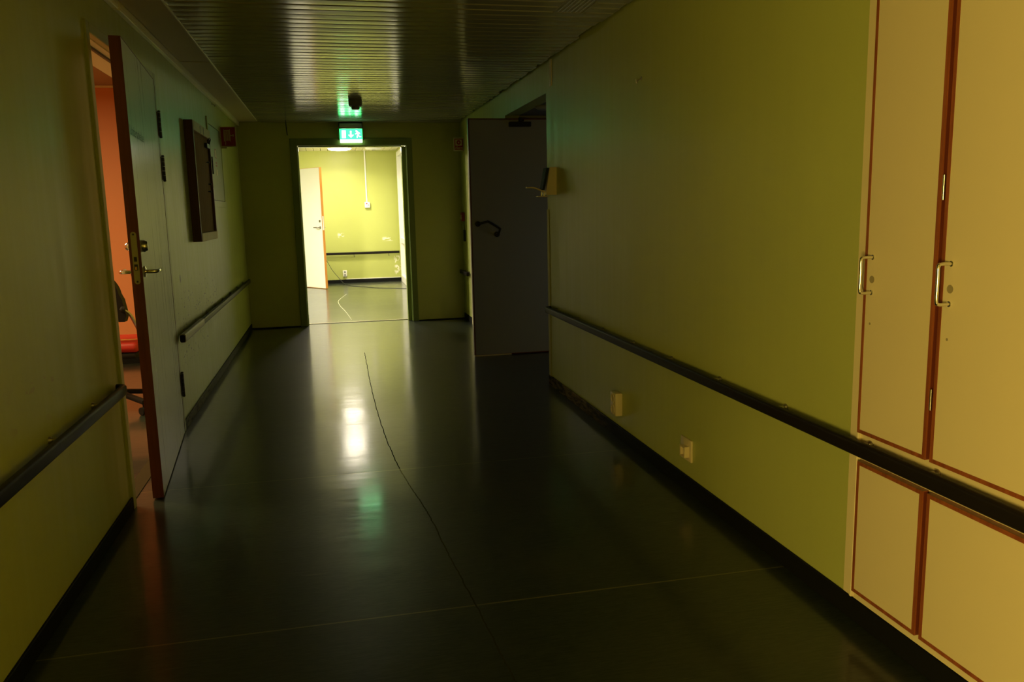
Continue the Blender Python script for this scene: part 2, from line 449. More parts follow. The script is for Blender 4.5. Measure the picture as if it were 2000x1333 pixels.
# trunking where the panels meet the left wall
bm = BM()
for a, b in ((YN, 4.21), (4.235, 9.43)):
    for pf in ([(.001, -.034), (.028, -.040), (.031, -.038), (.031, -.0215), (.001, -.0215)], [(.001, -.0195), (.031, -.0195), (.031, .01), (.001, .01)]):
        prism(bm, pf, lambda u, v, d: (XL+u, a+d*(b-a), H+v), 1.0)
struct(obj('trim_1', bm, M_trunk))
# angle on the end wall under the slats
bm = BM(); box(bm, -.66, XR-.01, 9.30, 9.438, H-.006, H+.01, .002, 1)
struct(obj('trim_2', bm, M_slat))
# corner guard and the short strip above it on the right wall corner
bm = BM(); box(bm, XR-.006, XR, 5.575, 5.626, .03, 1.255, .002, 1); box(bm, XR-.006, XR+.05, 5.6195, 5.626, .03, 1.255, .002, 1)
struct(obj('trim_3', bm, mat('olive corner guard', (.42, .40, .14), .4)))
bm = BM(); box(bm, XR-.006, XR, 5.46, 5.51, 2.072, 2.243, .001, 1); struct(obj('trim_4', bm, M_plastic))
# cream raised strips and panel at the far end of the right wall
bm = BM(); box(bm, XR-.012, XR, 8.78, 8.90, 0.0, 2.06, .003, 1); box(bm, XR-.012, XR, 7.85, 8.78, 1.98, 2.06, .003, 1)
box(bm, XR-.006, XR, 7.9, 8.78, 0.005, 1.98)
struct(obj('trim_6', bm, M_cream))

# baseboards
def base(name, segs):
    bm = BM()
    for s in segs: box(bm, *s, bev=.002, seg=1)
    struct(obj(name, bm, M_base))
t = .010
base('baseboard_right', [(XR-t, XR, YN, 5.62, 0.0, .070), (XR-t, XR, 6.97, 7.85, 0, .07), (XR-t, XR, 8.90, YF, 0, .07)])
base('baseboard_left', [(XL, XL+t, YN, -1.6, 0, .06), (XL, XL+t, -.5, 3.698, 0, .06), (XL, XL+t, 5.054, YF, 0, .06)])
base('baseboard_end', [(XL+t, -.375, YF-.004, YF, 0, .012), (.958, XR-t, YF-.004, YF, 0, .012)])
base('baseboard_far_back', [(-.74, FXR-.0, FB-t, FB, 0, .06)])

# ------------------------------------------------------------------ end doorway
d2 = BM()
w0, w1, zt = -.373, .956, 2.073
# architrave
for (a, b, c, d) in ((w0, -.297, 0, zt), (.891, w1, 0, zt), (-.297, .891, 1.995, zt)):
    box(d2, a, b, YF-.014, YF+.02, c, d, .003, 1)
dd = struct(obj('door_1', d2, M_frame_green))
l = BM()
for (a, b, c, d) in ((-.325, -.305, 0, 2.01), (.885, .912, 0, 2.01), (-.305, .885, 2.0, 2.03)):
    box(l, a, b, YF+.02, YF+.16, c, d)
for (a, b, c, d) in ((-.305, -.288, 0, 1.987), (.842, .885, 0, 1.987), (-.288, .842, 1.987, 2.0)):
    box(l, a, b, YF+.065, YF+.16, c, d, .004, 2)
obj('frame_lining', l, mat('green gloss lining', (.28, .36, .10), .25), dd)
bm = BM(); box(bm, -.30, .88, 9.60, 9.63, 0, .006, .002, 1); obj('threshold_strip', bm, mat('pale threshold', (.72, .66, .45), .4), dd)

# ------------------------------------------------------------------ exam room door on the left
f1 = BM()
box(f1, XL-.02, XL+.010, 3.698, 3.748, 0, 2.056, .003, 1); box(f1, XL-.02, XL+.010, 5.000, 5.054, 0, 2.056, .003, 1)
box(f1, XL-.02, XL+.010, 3.748, 5.000, 2.012, 2.056, .003, 1)
door = struct(obj('door_2', f1, mat('olive door frame paint', (.36, .38, .13), .4)))
ln = BM()
box(ln, XL-.156, XL-.02, 3.70, 3.752, 0, 2.05); box(ln, XL-.156, XL-.02, 4.995, 5.05, 0, 2.05); box(ln, XL-.156, XL-.02, 3.752, 4.995, 2.008, 2.05)
box(ln, XL-.156, XL-.062, 3.752, 3.764, 0, 1.994); box(ln, XL-.156, XL-.062, 4.983, 4.995, 0, 1.994); box(ln, XL-.156, XL-.062, 3.764, 4.983, 1.994, 2.008)
obj('frame_lining', ln, M_cream, door)
sl = BM(); box(sl, XL-.062, XL-.052, 3.753, 4.994, 1.996, 2.0075); obj('seal', sl, M_black, door)
sl = BM(); box(sl, -1.0, -.93, 3.752, 4.99, 0, .004); obj('threshold_strip', sl, mat('brown threshold', (.05, .035, .015), .8, .1), door)
HX, HY, TH = -.900, 4.985, math.atan2(.096, 1.17)
LM = Matrix.Translation((HX, HY, 0)) @ Matrix.Rotation(TH, 4, 'Z')
def lw(x, y, z): return LM @ Vector((x, y, z))
def xf(bm, mtx):
    for v in bm.verts: v.co = mtx @ v.co
    return bm
LL = 1.174
bm = BM(); box(bm, -.044, -.001, -LL+.004, 0, .008, 2.012); leaf = obj('leaf', xf(bm, LM), M_leaf, door)
bm = BM()
box(bm, -.046, 0.0005, -LL, -LL+.004, .008, 2.014); box(bm, -.046, .0005, -LL+.004, 0, 2.012, 2.015)
box(bm, -.0005, .0008, -.004, 0, .008, 2.012)
obj('edge_band', xf(bm, LM), M_darkwood, leaf)
# mortise lock plate on the leading edge
bm = BM(); pl = [(u, v) for u, v in rrect(.024, .226, .0118, 6)]
prism(bm, pl, lambda u, v, d: (-.023+u, -LL-.0002-d, 1.093+v), .003)
lp = obj('lock_plate', xf(bm, LM), M_steel, leaf)
bm = BM()
box(bm, -.029, -.017, -LL-.0036, -LL-.0028, 1.078, 1.098); box(bm, -.030, -.016, -LL-.0036, -LL-.0028, 1.040, 1.066)
for zz in (1.195, .991): cyl(bm, (-.023, -LL-.0028, zz), (-.023, -LL-.0038, zz), .0042, seg=14)
obj('latch_opening', xf(bm, LM), M_black, leaf)
bm = BM(); box(bm, -.027, -.019, -LL-.007, -LL-.003, 1.042, 1.056, .001, 1); obj('latch_bolt', xf(bm, LM), mat('brass', (.6, .42, .18), .3, metal=1), leaf)
# lock cylinder on the corridor side, thumb turn on the room side
bm = BM(); lathe(bm, [(.026, 0), (.026, .010), (.020, .022), (.017, .024)], (0, -LL+.062, 1.142), (1, 0, 0)); obj('lock_cylinder', xf(bm, LM), M_chrome, leaf, True)
bm = BM(); lathe(bm, [(.020, 0), (.020, .008), (.013, .020), (.006, .024)], (-.046, -LL+.062, 1.142), (-1, 0, 0)); obj('thumb_turn', xf(bm, LM), M_chrome, leaf, True)
def lever(bm, side, y0, z0, length=.125):
    s = side; x0 = .0 if s > 0 else -.046
    lathe(bm, [(.024, 0), (.024, .005), (.014, .009)], (x0, y0, z0), (s, 0, 0), 24)
    pts = spline([(x0+s*.006, y0, z0), (x0+s*.036, y0, z0), (x0+s*.050, y0+.014, z0), (x0+s*.054, y0+.06, z0), (x0+s*.052, y0+length, z0)], 6)
    sweep(bm, rrect(.018, .016, .006, 3), pts)
bm = BM(); lever(bm, 1, -LL+.062, 1.030); obj('handle', xf(bm, LM), M_chrome, leaf, True)
bm = BM(); lever(bm, -1, -LL+.062, 1.030); obj('handle', xf(bm, LM), M_chrome, leaf, True)
# hinges
for z0, z1 in ((1.712, 1.842), (1.472, 1.598), (.226, .355)):
    bm = BM(); hx, hy = -.893, 5.012
    n = 5
    for i in range(n):
        a = z0+(z1-z0)*i/n; b = z0+(z1-z0)*(i+1)/n-.002
        cyl(bm, (hx, hy, a), (hx, hy, b), .0075, seg=14)
    lathe(bm, [(.006, 0), (.009, .004), (.006, .010)], (hx, hy, z1), (0, 0, 1), 14); lathe(bm, [(.006, 0), (.009, .004), (.006, .010)], (hx, hy, z0), (0, 0, -1), 14)
    box(bm, hx-.012, hx-.004, hy-.03, hy+.03, z0, z1)
    obj('hinge', bm, M_darkmetal, door, True)
# room name on the leaf
bm = text_bm('Undersøkelse', .062, lambda u, v, d: lw(.0002+d*.4, -LL+.022+u, 1.618+v), .001, .44)
obj('lettering', bm, M_text, leaf)

# ------------------------------------------------------------------ grey door standing open in the side passage
g = struct(empty('door_3', (2.13, 6.93, 0)))
bm = BM(); box(bm, 1.184, 2.12, 6.914, 6.95, .012, 2.006); gl = obj('leaf', bm, M_greydoor, g)
bm = BM(); box(bm, 1.172, 1.184, 6.910, 6.954, .008, 2.016); box(bm, 1.184, 2.12, 6.910, 6.954, 2.006, 2.016); box(bm, 1.184, 2.12, 6.910, 6.954, .004, .012)
obj('edge_band', bm, M_darkwood, gl)
bm = BM(); box(bm, 1.172, 1.50, 6.905, 6.913, -.0, .010); obj('sweep_strip', bm, M_plastic, gl)
bm = BM(); box(bm, 1.52, 1.705, 6.868, 6.914, 1.945, 1.985, .005, 2); cl = obj('door_closer', bm, M_darkmetal, gl)
bm = BM(); sweep(bm, rrect(.02, .006, .002, 2), [(1.612, 6.885, 1.988), (1.64, 6.90, 1.992), (1.66, 6.935, 2.02)]); box(bm, 1.602, 1.628, 6.872, 6.898, 1.985, 2.02, .003, 1)
obj('closer_arm', bm, M_darkmetal, cl)
bm = BM()
for px, pz in ((1.234, 1.143), (1.398, 1.052)):
    lathe(bm, [(.023, 0), (.023, .006), (.018, .011), (.010, .012)], (px, 6.914, pz), (0, -1, 0), 24)
sweep(bm, circ(.0095, 12), spline([(1.234, 6.90, 1.143), (1.238, 6.868, 1.145), (1.30, 6.856, 1.160), (1.318, 6.855, 1.158), (1.405, 6.856, 1.104), (1.412, 6.858, 1.092), (1.403, 6.872, 1.058), (1.398, 6.902, 1.052)], 5), up=(0, 1, 0))
obj('handle', bm, M_darkmetal, gl, True)

# ------------------------------------------------------------------ white door in the bright room
hxy = Vector((-.80, 15.03, 0)); tip = Vector((-.113, 14.012, 0)); LW = (tip-hxy).length
ang = math.atan2(tip.x-hxy.x, -(tip.y-hxy.y))
WM = Matrix.Translation(hxy) @ Matrix.Rotation(ang, 4, 'Z')
bm = BM(); box(bm, -2.08, -2.02, FB-.012, FB+.02, 0, 2.09, .003, 1); box(bm, -.80, -.74, FB-.012, FB+.02, 0, 2.09, .003, 1); box(bm, -2.02, -.80, FB-.012, FB+.02, 2.03, 2.09, .003, 1)
wd_ = struct(obj('door_4', bm, M_white))
bm = BM(); box(bm, -.0, .038, -LW+.006, 0, .012, 2.0); wl = obj('leaf', xf(bm, WM), M_white, wd_)
bm = BM(); box(bm, -.001, .040, -LW, -LW+.006, .012, 2.004); box(bm, -.001, .04, -LW+.006, 0, 2.0, 2.004); box(bm, -.001, .04, -LW+.006, 0, .006, .012); obj('edge_band', xf(bm, WM), M_orangewood, wl)
bm = BM(); box(bm, .008, .030, -LW-.002, -LW, .98, 1.21); obj('lock_plate', xf(bm, WM), M_plasticwhite, wl)
for sx, x0 in ((-1, 0.0), (1, .04)):
    bm = BM(); lathe(bm, [(.022, 0), (.020, .012), (.012, .014)], (x0, -LW+.06, 1.13), (sx, 0, 0), 18); obj('lock_cylinder', xf(bm, WM), M_steel, wl, True)
    bm = BM(); lathe(bm, [(.022, 0), (.022, .006), (.012, .008)], (x0, -LW+.06, 1.025), (sx, 0, 0), 18)
    sweep(bm, circ(.009, 10), spline([(x0+sx*.004, -LW+.06, 1.025), (x0+sx*.045, -LW+.06, 1.025), (x0+sx*.055, -LW+.09, 1.025), (x0+sx*.055, -LW+.18, 1.025)], 5))
    obj('handle', xf(bm, WM), M_steel, wl, True)

# ------------------------------------------------------------------ white glazed partition on the right of the bright room
bm = BM()
for (a, b, c, d) in ((14.86, 14.97, 0, 2.3), (12.6, 12.7, 0, 2.3), (13.66, 13.76, .12, 2.22)):
    box(bm, FXR-.012, FXR+.08, a, b, c, d, .004, 1)
box(bm, FXR-.012, FXR+.08, 12.7, 14.86, 2.22, 2.3, .004, 1); box(bm, FXR-.012, FXR+.08, 12.7, 14.86, 0, .12, .004, 1)
box(bm, FXR+.0, FXR+.08, 12.7, 14.86, .70, .79, .004, 1)
wn = struct(obj('window_1', bm, M_white))
bm = BM(); box(bm, FXR+.04, FXR+.05, 12.7, 14.86, .12, .70); obj('lower_panel', bm, M_white, wn)
bm = BM(); box(bm, FXR+.04, FXR+.046, 12.7, 14.86, .79, 2.22); obj('pane', bm, mat('frosted pane', (.75, .78, .78), .25), wn)

# ------------------------------------------------------------------ ceiling lamps of the bright room
LC = (1.0, .885, .71)
M_opal = mat('glowing opal dome', (.9, .9, .85), .4, emit=LC, es=38)
M_opal2 = mat('glowing opal dome near', (.9, .9, .85), .4, emit=LC, es=33)
M_opal4 = mat('glowing opal dome behind wall', (.9, .9, .85), .4, emit=LC, es=680)
M_opal3 = mat('glowing opal dome side', (.9, .9, .85), .4, emit=LC, es=190)
LW_ = [(14.2, .235, M_opal), (12.3, .20, M_opal2), (13.0, -2.0, M_opal3), (11.0, -2.0, M_opal4)]
LAB = ['round glowing ceiling lamp at the far end of the bright room', 'round glowing ceiling lamp nearer the doorway, seen only mirrored in the floor', 'round glowing ceiling lamp left of the white door, out of sight', 'round glowing ceiling lamp behind the end wall, out of sight']
for (ly, lx, M_opal), lab in zip(LW_, LAB):
    t_ = tag(empty('ceiling_lamp', (lx, ly, FH)), lab, 'ceiling lamp', 'round lamps of the bright room')
    bm = BM(); lathe(bm, [(.195, 0), (.205, .012), (.20, .03)], (lx, ly, FH), (0, 0, -1), 40); obj('base_ring', bm, M_white, t_, True)
    bm = BM(); lathe(bm, [(.19, .028), (.185, .036), (.165, .046), (.12, .054), (.05, .058), (.001, .059)], (lx, ly, FH), (0, 0, -1), 40); obj('dome', bm, M_opal, t_, True)
    if lx > 0:      # the lamp's own strong downward light
        al = area('lamp_downlight', (lx, ly, FH-.062), (0, 0, -1), .3, .3, 29, LC, math.radians(150)); al.data.shape = 'DISK'
# ------------------------------------------------------------------ exit sign
ex = tag(empty('exit_sign', (.288, 9.40, 2.23)), 'lit green exit sign with arrow and running figure above the end doorway', 'exit sign')
bm = BM(); box(bm, .163, .413, 9.345, 9.437, 2.168, 2.232, .012, 3); box(bm, .163, .413, 9.34, 9.43, 2.19, 2.196, .002, 1)
obj('housing', bm, mat('aluminium housing', (.30, .30, .27), .35, metal=.7), ex, True)
for a, b in ((.159, .163), (.413, .417)):
    bm = BM(); box(bm, a, b, 9.345, 9.437, 2.05, 2.235, .001, 1); obj('end_cap', bm, M_black, ex)
bm = BM(); box(bm, .166, .410, 9.385, 9.393, 2.058, 2.168); obj('panel', bm, mat('lit green panel', (.05, .5, .2), .3, emit=(.035, 1.0, .20), es=3.4), ex)
bm = BM(); box(bm, .168, .408, 9.375, 9.40, 2.022, 2.056, .003, 1); obj('diffuser', bm, mat('lit diffuser strip', (.8, .9, .8), .3, emit=(.80, 1.0, .66), es=4.0), ex)
M_sym = mat('lit white symbol', (.9, .9, .9), .3, emit=(.85, 1.0, .92), es=4.5)
sy = lambda u, v, d: (.288+u, 9.3848-d, 2.113+v)
bm = BM(); prism(bm, [(-.098, -.042), (-.056, -.042), (-.056, .040), (-.098, .040)], sy, .0008); obj('door_symbol', bm, M_sym, ex)
bm = BM(); prism(bm, [(-.008, .034), (-.008, -.012), (-.026, -.004), (-.026, -.014), (-.003, -.036), (.001, -.036), (.026, -.014), (.026, -.004), (.006, -.012), (.006, .034)], sy, .0008); obj('arrow_symbol', bm, M_sym, ex)
bm = BM()
cyl(bm, sy(.060, .034, 0), sy(.060, .034, .0008), .0085, seg=16)
def limb(bm, pts, w_):
    for (a, b) in zip(pts[:-1], pts[1:]):
        a, b = Vector((*a, 0)), Vector((*b, 0)); d = (b-a).normalized(); n_ = Vector((-d.y, d.x, 0))*w_/2
        a2, b2 = a-d*w_*.3, b+d*w_*.3
        prism(bm, [((a2+n_).x, (a2+n_).y), ((a2-n_).x, (a2-n_).y), ((b2-n_).x, (b2-n_).y), ((b2+n_).x, (b2+n_).y)], sy, .0008)
limb(bm, [(.068, .024), (.078, -.006)], .014)
limb(bm, [(.066, .022), (.058, .006), (.046, .002)], .006)
limb(bm, [(.071, .024), (.088, .018), (.096, .005)], .006)
limb(bm, [(.076, -.006), (.066, -.020), (.066, -.038)], .008)
limb(bm, [(.079, -.006), (.088, -.026), (.106, -.027)], .008)
obj('figure_symbol', bm, M_sym, ex)
# green glow of the sign's tube
al = area('sign_tube', (.288, 9.33, 2.10), (0, -1, -.05), .24, .09, .22, (.06, 1.0, .25))

# ------------------------------------------------------------------ handrails
RZ, RH, RD = .557, .044, .028
def rail_path(x_rail, x_wall, y0, y1, r0, r1):
    s = 1 if x_wall > x_rail else -1; pts = []
    g_ = abs(x_wall-x_rail)-.006
    if r0:
        for i in range(6):
            a = math.radians(90*i/5); pts.append((x_rail+s*g_*(1-math.sin(a)), y0+g_*(1-math.cos(a)) , RZ))
    else: pts.append((x_rail, y0, RZ))
    k = max(2, int((y1-y0)/.5))
    for i in range(1, k): pts.append((x_rail, y0+.06+(y1-y0-.12)*i/k, RZ))
    if r1:
        for i in range(6):
            a = math.radians(90*i/5); pts.append((x_rail+s*g_*(1-math.cos(a)), y1-g_*(1-math.sin(a)), RZ))
    else: pts.append((x_rail, y1, RZ))
    return pts
def handrail(label, x_rail, x_wall, y0, y1, r0, r1, brk, group='handrails along the walls'):
    o = tag(empty('handrail', (x_wall, (y0+y1)/2, RZ)), label, 'handrail', group)
    bm = BM(); sweep(bm, rrect(RD, RH, .010, 4), rail_path(x_rail, x_wall, y0, y1, r0, r1)); obj('rail', bm, M_rail, o, True, 50)
    s = 1 if x_wall > x_rail else -1
    for yb in brk:
        bm = BM(); xw = 1.4938 if (x_wall == XR and .36 < yb < 2.105) else x_wall
        cyl(bm, (xw, yb, RZ+.012), (x_rail, yb, RZ+.012), .008, seg=12)
        lathe(bm, [(.013, 0), (.013, .004), (.009, .010)], (xw, yb, RZ+.012), (-s, 0, 0), 16)
        obj('bracket', bm, M_steel, o, True)
    return o
xr, xl = XR-.040, XL+.036
handrail('long black handrail along the right wall, crossing the cream cupboard', xr, XR, -2.6, 5.56, False, True, [-1.6, -.6, .4, 1.2, 1.74, 2.01, 2.48, 2.97, 3.45, 3.93, 4.42, 4.9, 5.40])
handrail('dark handrail on the left wall nearest the viewer, before the door', xl, XL, -.4, 3.63, False, True, [.4, 1.0, 1.9, 2.32, 2.79, 3.28])
hl = handrail('dark handrail on the left wall beyond the open door, with a bare sleeve', xl, XL, 5.035, 9.2, False, False, [5.30, 5.77, 6.26, 6.73, 7.2, 7.73, 8.30, 8.85])
bm = BM(); sweep(bm, rrect(RD+.006, RH+.006, .010, 4), [(xl, 5.05, RZ), (xl, 5.4, RZ), (xl, 5.80, RZ)]); obj('sleeve', bm, wood('worn bare wood', (.30, .24, .13), (.38, .31, .18), .4, 1), hl, True, 50)['label'] = 'pale worn sleeve'
handrail('short dark handrail on the right wall behind the grey door', xr, XR, 7.15, 7.8, False, False, [7.3, 7.6])
o = handrail('short dark handrail on the right wall beside the end wall', xr, XR, 8.93, 9.42, False, False, [9.05, 9.3])
# far room rail along the back wall
o = tag(empty('handrail', (.3, FB, RZ)), 'dark handrail across the back wall of the bright room', 'handrail', 'handrails along the walls')
bm = BM(); sweep(bm, rrect(RD, RH, .010, 4), [(-.70, FB-.045, .53), (.3, FB-.045, .53), (FXR-.02, FB-.045, .53)]); obj('rail', bm, M_rail, o, True, 50)
for xb in (-.3, .40, 1.02):
    bm = BM(); sweep(bm, circ(.006, 10), [(xb, FB-.045, .515), (xb+.01, FB-.02, .47), (xb+.01, FB-.001, .465)]); obj('bracket', bm, M_steel, o, True)

# ------------------------------------------------------------------ built-in cupboard on the right
cb = tag(empty('cupboard', (1.7, 1.3, 0)), 'tall cream built-in cupboard with brown edged doors in the right wall', 'cupboard')
bm = BM(); box(bm, 1.5055, 1.85, .43, 2.08, .10, 2.18)
box(bm, 1.494, 1.5035, .36, 2.105, .076, 2.2)
body = obj('body', bm, M_cream, cb)
bm = BM(); box(bm, 1.482, 1.4945, 2.052, 2.062, .08, 2.19, .002, 1); obj('frame_bead', bm, M_cream, body)
def cdoor(y0, y1, z0, z1, handle, name='door'):
    e = .011; x0, x1 = 1.474, 1.493
    bm = BM(); box(bm, x0, x1, y0+e, y1-e, z0+e, z1-e)
    d = obj(name, bm, M_laminate, cb)
    bm = BM()
    cells(bm, [y0, y0+e, y1-e, y1], [z0, z0+e, z1-e, z1], lambda u, v: not (y0+e < u < y1-e and z0+e < v < z1-e), lambda u, v, dd_: (x0-.0008+dd_, u, v), x1-x0+.0008)
    for v in bm.verts: pass
    obj('edge_band', bm, M_redwood, d)
    bm = BM(); box(bm, x0+.0035, x1, y0-.0006, y0+.0004, z0+.002, z1-.002); obj('edge_shade', bm, M_darkwood, d)  # dark strip paints the narrow gap's shade onto the door side
    if handle:
        yh = y1-.034
        bm = BM()
        pts = spline([(x0, yh, 1.013), (x0-.030, yh, 1.013), (x0-.037, yh, 1.020), (x0-.037, yh, 1.05), (x0-.037, yh, 1.08), (x0-.037, yh, 1.105), (x0-.030, yh, 1.112), (x0, yh, 1.112)], 5)
        sweep(bm, circ(.0045, 14), pts, up=(0, 1, 0))
        for zz in (1.013, 1.112): lathe(bm, [(.007, 0), (.007, .002), (.005, .003)], (x0, yh, zz), (-1, 0, 0), 16)
        obj('handle', bm, M_chrome, d, True)
        bm = BM(); cyl(bm, (x0+.002, yh, 1.050), (x0-.0006, yh, 1.050), .0105, seg=20); obj('cap', bm, M_smudge, d)
        bm = BM(); cyl(bm, (x0+.002, yh, .925), (x0-.0006, yh, .925), .0035, seg=16); obj('screw', bm, M_smudge, d)
    return d
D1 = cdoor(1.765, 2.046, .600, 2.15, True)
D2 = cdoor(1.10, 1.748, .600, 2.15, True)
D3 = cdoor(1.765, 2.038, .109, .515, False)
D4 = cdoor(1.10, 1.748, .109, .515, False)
for (z0, z1, dd_) in ((1.266, 1.327, D1), (.735, .79, D1)):
    bm = BM(); cyl(bm, (1.474, 1.7565, z0), (1.474, 1.7565, z1), .0035, seg=12); obj('hinge', bm, M_chrome, dd_, True)

# ------------------------------------------------------------------ pin board
pb = tag(empty('pin_board', (XL, 6.4, 1.5)), 'narrow brown wooden pin board with clip on the left wall', 'pin board')
y0, y1, z0, z1, xo = 5.95, 6.76, 1.09, 1.905, XL+.058
bm = BM(); box(bm, XL+.002, XL+.040, y0+.02, y1-.02, z0+.02, z1-.02); obj('panel', bm, M_boardwood, pb)
bm = BM(); box(bm, XL, xo, y0, y0+.022, z0, z1, .002, 1); obj('side_rail', bm, M_frameside, pb)
bm = BM(); box(bm, XL, xo, y1-.022, y1, z0+.04, z1-.03, .002, 1); obj('side_rail', bm, M_frameside, pb)
bm = BM(); box(bm, XL, xo+.003, y0+.022, y1, z1-.065, z1, .002, 1); obj('top_batten', bm, M_batten, pb)
bm = BM(); box(bm, XL, xo+.003, y0+.022, y1, z0, z0+.058, .002, 1); obj('bottom_batten', bm, M_batten, pb)
for yy, hh in ((6.26, .05), (6.42, .055)):
    bm = BM(); box(bm, xo+.003, xo+.0042, yy, yy+.012, z1-.062, z1-.062+hh); obj('ink_mark', bm, M_text, pb)
bm = BM(); box(bm, XL+.040, XL+.062, 6.56, 6.70, 1.765, 1.80, .004, 1); sweep(bm, circ(.004, 8), spline([(XL+.062, 6.58, 1.80), (XL+.075, 6.60, 1.835), (XL+.075, 6.66, 1.835), (XL+.062, 6.68, 1.80)], 5)); obj('clip', bm, M_darkmetal, pb, True)
for yy, zz in ((6.60, 1.66), (6.63, 1.50), (6.58, 1.445)):
    bm = BM(); cyl(bm, (XL+.04, yy, zz), (XL+.052, yy, zz), .003, seg=8); lathe(bm, [(.008, 0), (.006, .006), (.009, .01)], (XL+.05, yy, zz), (1, 0, 0), 10); obj('pin', bm, M_text, pb)

# ------------------------------------------------------------------ hose cabinet door flush in the left wall
hc = tag(empty('hose_cabinet', (XL, 7.5, 1.7)), 'green painted hose cabinet with stickers behind the pin board', 'hose cabinet')
bm = BM()
cells(bm, [7.06, 7.11, 7.86, 7.91], [1.335, 1.385, 2.0, 2.05], lambda u, v: not (7.11 < u < 7.86 and 1.385 < v < 2.0), lambda u, v, d: (XL+d, u, v), .010)
obj('frame', bm, M_wall, hc)
M_cabdoor = mat('grey green cabinet door', (.30, .34, .17), .4)
bm = BM(); box(bm, XL, XL+.007, 7.116, 7.854, 1.391, 1.994); obj('door', bm, M_cabdoor, hc)
bm = BM(); cells(bm, [7.11, 7.116, 7.854, 7.86], [1.385, 1.391, 1.994, 2.0], lambda u, v: not (7.116 < u < 7.854 and 1.391 < v < 1.994), lambda u, v, d: (XL+d, u, v), .001); obj('gap', bm, M_black, hc)
for (yy, zz, w_, h_, m_) in ((7.40, 1.745, .10, .075, M_red), (7.415, 1.75, .07, .06, M_signcream), (7.42, 1.70, .08, .012, M_red), (7.42, 1.675, .08, .012, M_red), (7.41, 1.60, .09, .05, M_signcream), (7.12, 1.40, .05, .09, M_plasticwhite)):
    bm = BM(); box(bm, XL+.007, XL+(.0078 if m_ is M_red else .0082), yy, yy+w_, zz, zz+h_); obj('sticker', bm, m_, hc)
bm = BM(); box(bm, XL+.007, XL+.016, 7.17, 7.19, 1.60, 1.74, .002, 1); obj('handle', bm, M_text, hc)

# ------------------------------------------------------------------ fire hose flag sign
fs = tag(empty('fire_hose_sign', (XL, 7.92, 1.95)), 'red fire hose flag sign standing out from the left wall', 'sign')
fx0, fx1, fz0, fz1, fy = XL+.001, XL+.137, 1.872, 2.05, 7.91
bm = BM(); box(bm, fx0, fx1, fy, fy+.012, fz0, fz1, .002, 1); box(bm, fx0, fx0+.05, fy+.012, fy+.03, fz0-.012, fz1-.01); obj('plate', bm, M_signcream, fs)
bm = BM(); box(bm, fx0+.004, fx1-.005, fy-.001, fy+.002, fz0+.008, fz1-.006); obj('red_field', bm, M_red, fs)
bm = BM(); q = lambda u, v, d: (fx0+.004+u*.128, fy-.001-d, fz0+.008+v*.164)
for i in range(6): prism(bm, [(.26+i*.065, .28), (.292+i*.065, .28), (.292+i*.065, .86), (.26+i*.065, .86)], q, .001)
prism(bm, [(.22, .80), (.62, .80), (.62, .86), (.22, .86)], q, .001)
prism(bm, [(.22, .24), (.255, .24), (.255, .90), (.22, .90)], q, .001); prism(bm, [(.63, .24), (.66, .24), (.66, .90), (.63, .90)], q, .001)
prism(bm, [(.66, .55), (.80, .55), (.80, .58), (.66, .58)], q, .001)
prism(bm, [(.30, .06), (.33, .06), (.33, .28), (.30, .28)], q, .001)
for k in range(12):
    a0, a1 = 2*math.pi*k/12, 2*math.pi*(k+1)/12
    prism(bm, [(.85+.05*math.cos(a0), .565+.06*math.sin(a0)), (.85+.05*math.cos(a1), .565+.06*math.sin(a1)), (.85+.035*math.cos(a1), .565+.045*math.sin(a1)), (.85+.035*math.cos(a0), .565+.045*math.sin(a0))], q, .001)
prism(bm, [(.84, .51), (.86, .51), (.86, .62), (.84, .62)], q, .001)
obj('hose_symbol', bm, M_signcream, fs)

# ------------------------------------------------------------------ alarm sign, call point, card reader at the far right
asg = tag(empty('alarm_sign', (XR, 9.16, 1.98)), 'small red and cream alarm sign at the far end of the right wall', 'sign')
ax0, ax1, az0, az1, ay = 1.386, 1.503, 1.905, 2.054, 9.15
bm = BM(); box(bm, ax0, ax1, ay, ay+.010, az0, az1, .002, 1); obj('plate', bm, M_signcream, asg)
q = lambda u, v, d: (ax0+u*(ax1-ax0), ay-d, az0+v*(az1-az0))
bm = BM()
def rq(bm, a, b, c, d, z=.0012): prism(bm, [(a, c), (b, c), (b, d), (a, d)], q, z)
rq(bm, .10, .90, .10, .40); rq(bm, .10, .18, .40, .90); rq(bm, .80, .90, .40, .90); rq(bm, .18, .80, .84, .90)
obj('red_field', bm, M_red, asg)
bm = BM(); prism(bm, [(.49+.20*math.cos(a), .63+.17*math.sin(a)) for a in [2*math.pi*i/28 for i in range(28)]], q, .0012); db = obj('button_symbol', bm, M_red, asg)
bm = BM(); prism(bm, [(.49+.06*math.cos(a), .63+.05*math.sin(a)) for a in [2*math.pi*i/20 for i in range(20)]], q, .002); obj('button_centre', bm, M_signcream, asg)
bm = text_bm('Alarm', .042, lambda u, v, d: (ax0+.016+u, ay-.0012-d*.6, az0+.024+v), .001, .086); obj('lettering', bm, M_signcream, asg)
cp = tag(empty('alarm_call_point', (XR, 9.30, 1.19)), 'small red alarm call point on the right wall below the alarm sign', 'alarm button')
bm = BM(); box(bm, XR-.035, XR, 9.25, 9.35, 1.135, 1.235, .005, 2); obj('case', bm, M_red, cp)
bm = BM(); box(bm, XR-.037, XR-.035, 9.27, 9.33, 1.155, 1.205); obj('front_plate', bm, M_signcream, cp)
cr = tag(empty('card_reader', (XR, 9.25, .98)), 'slim black card reader on the right wall below the red call point', 'card reader')
bm = BM(); box(bm, XR-.022, XR, 9.22, 9.28, .91, 1.04, .004, 2); obj('case', bm, M_text, cr)
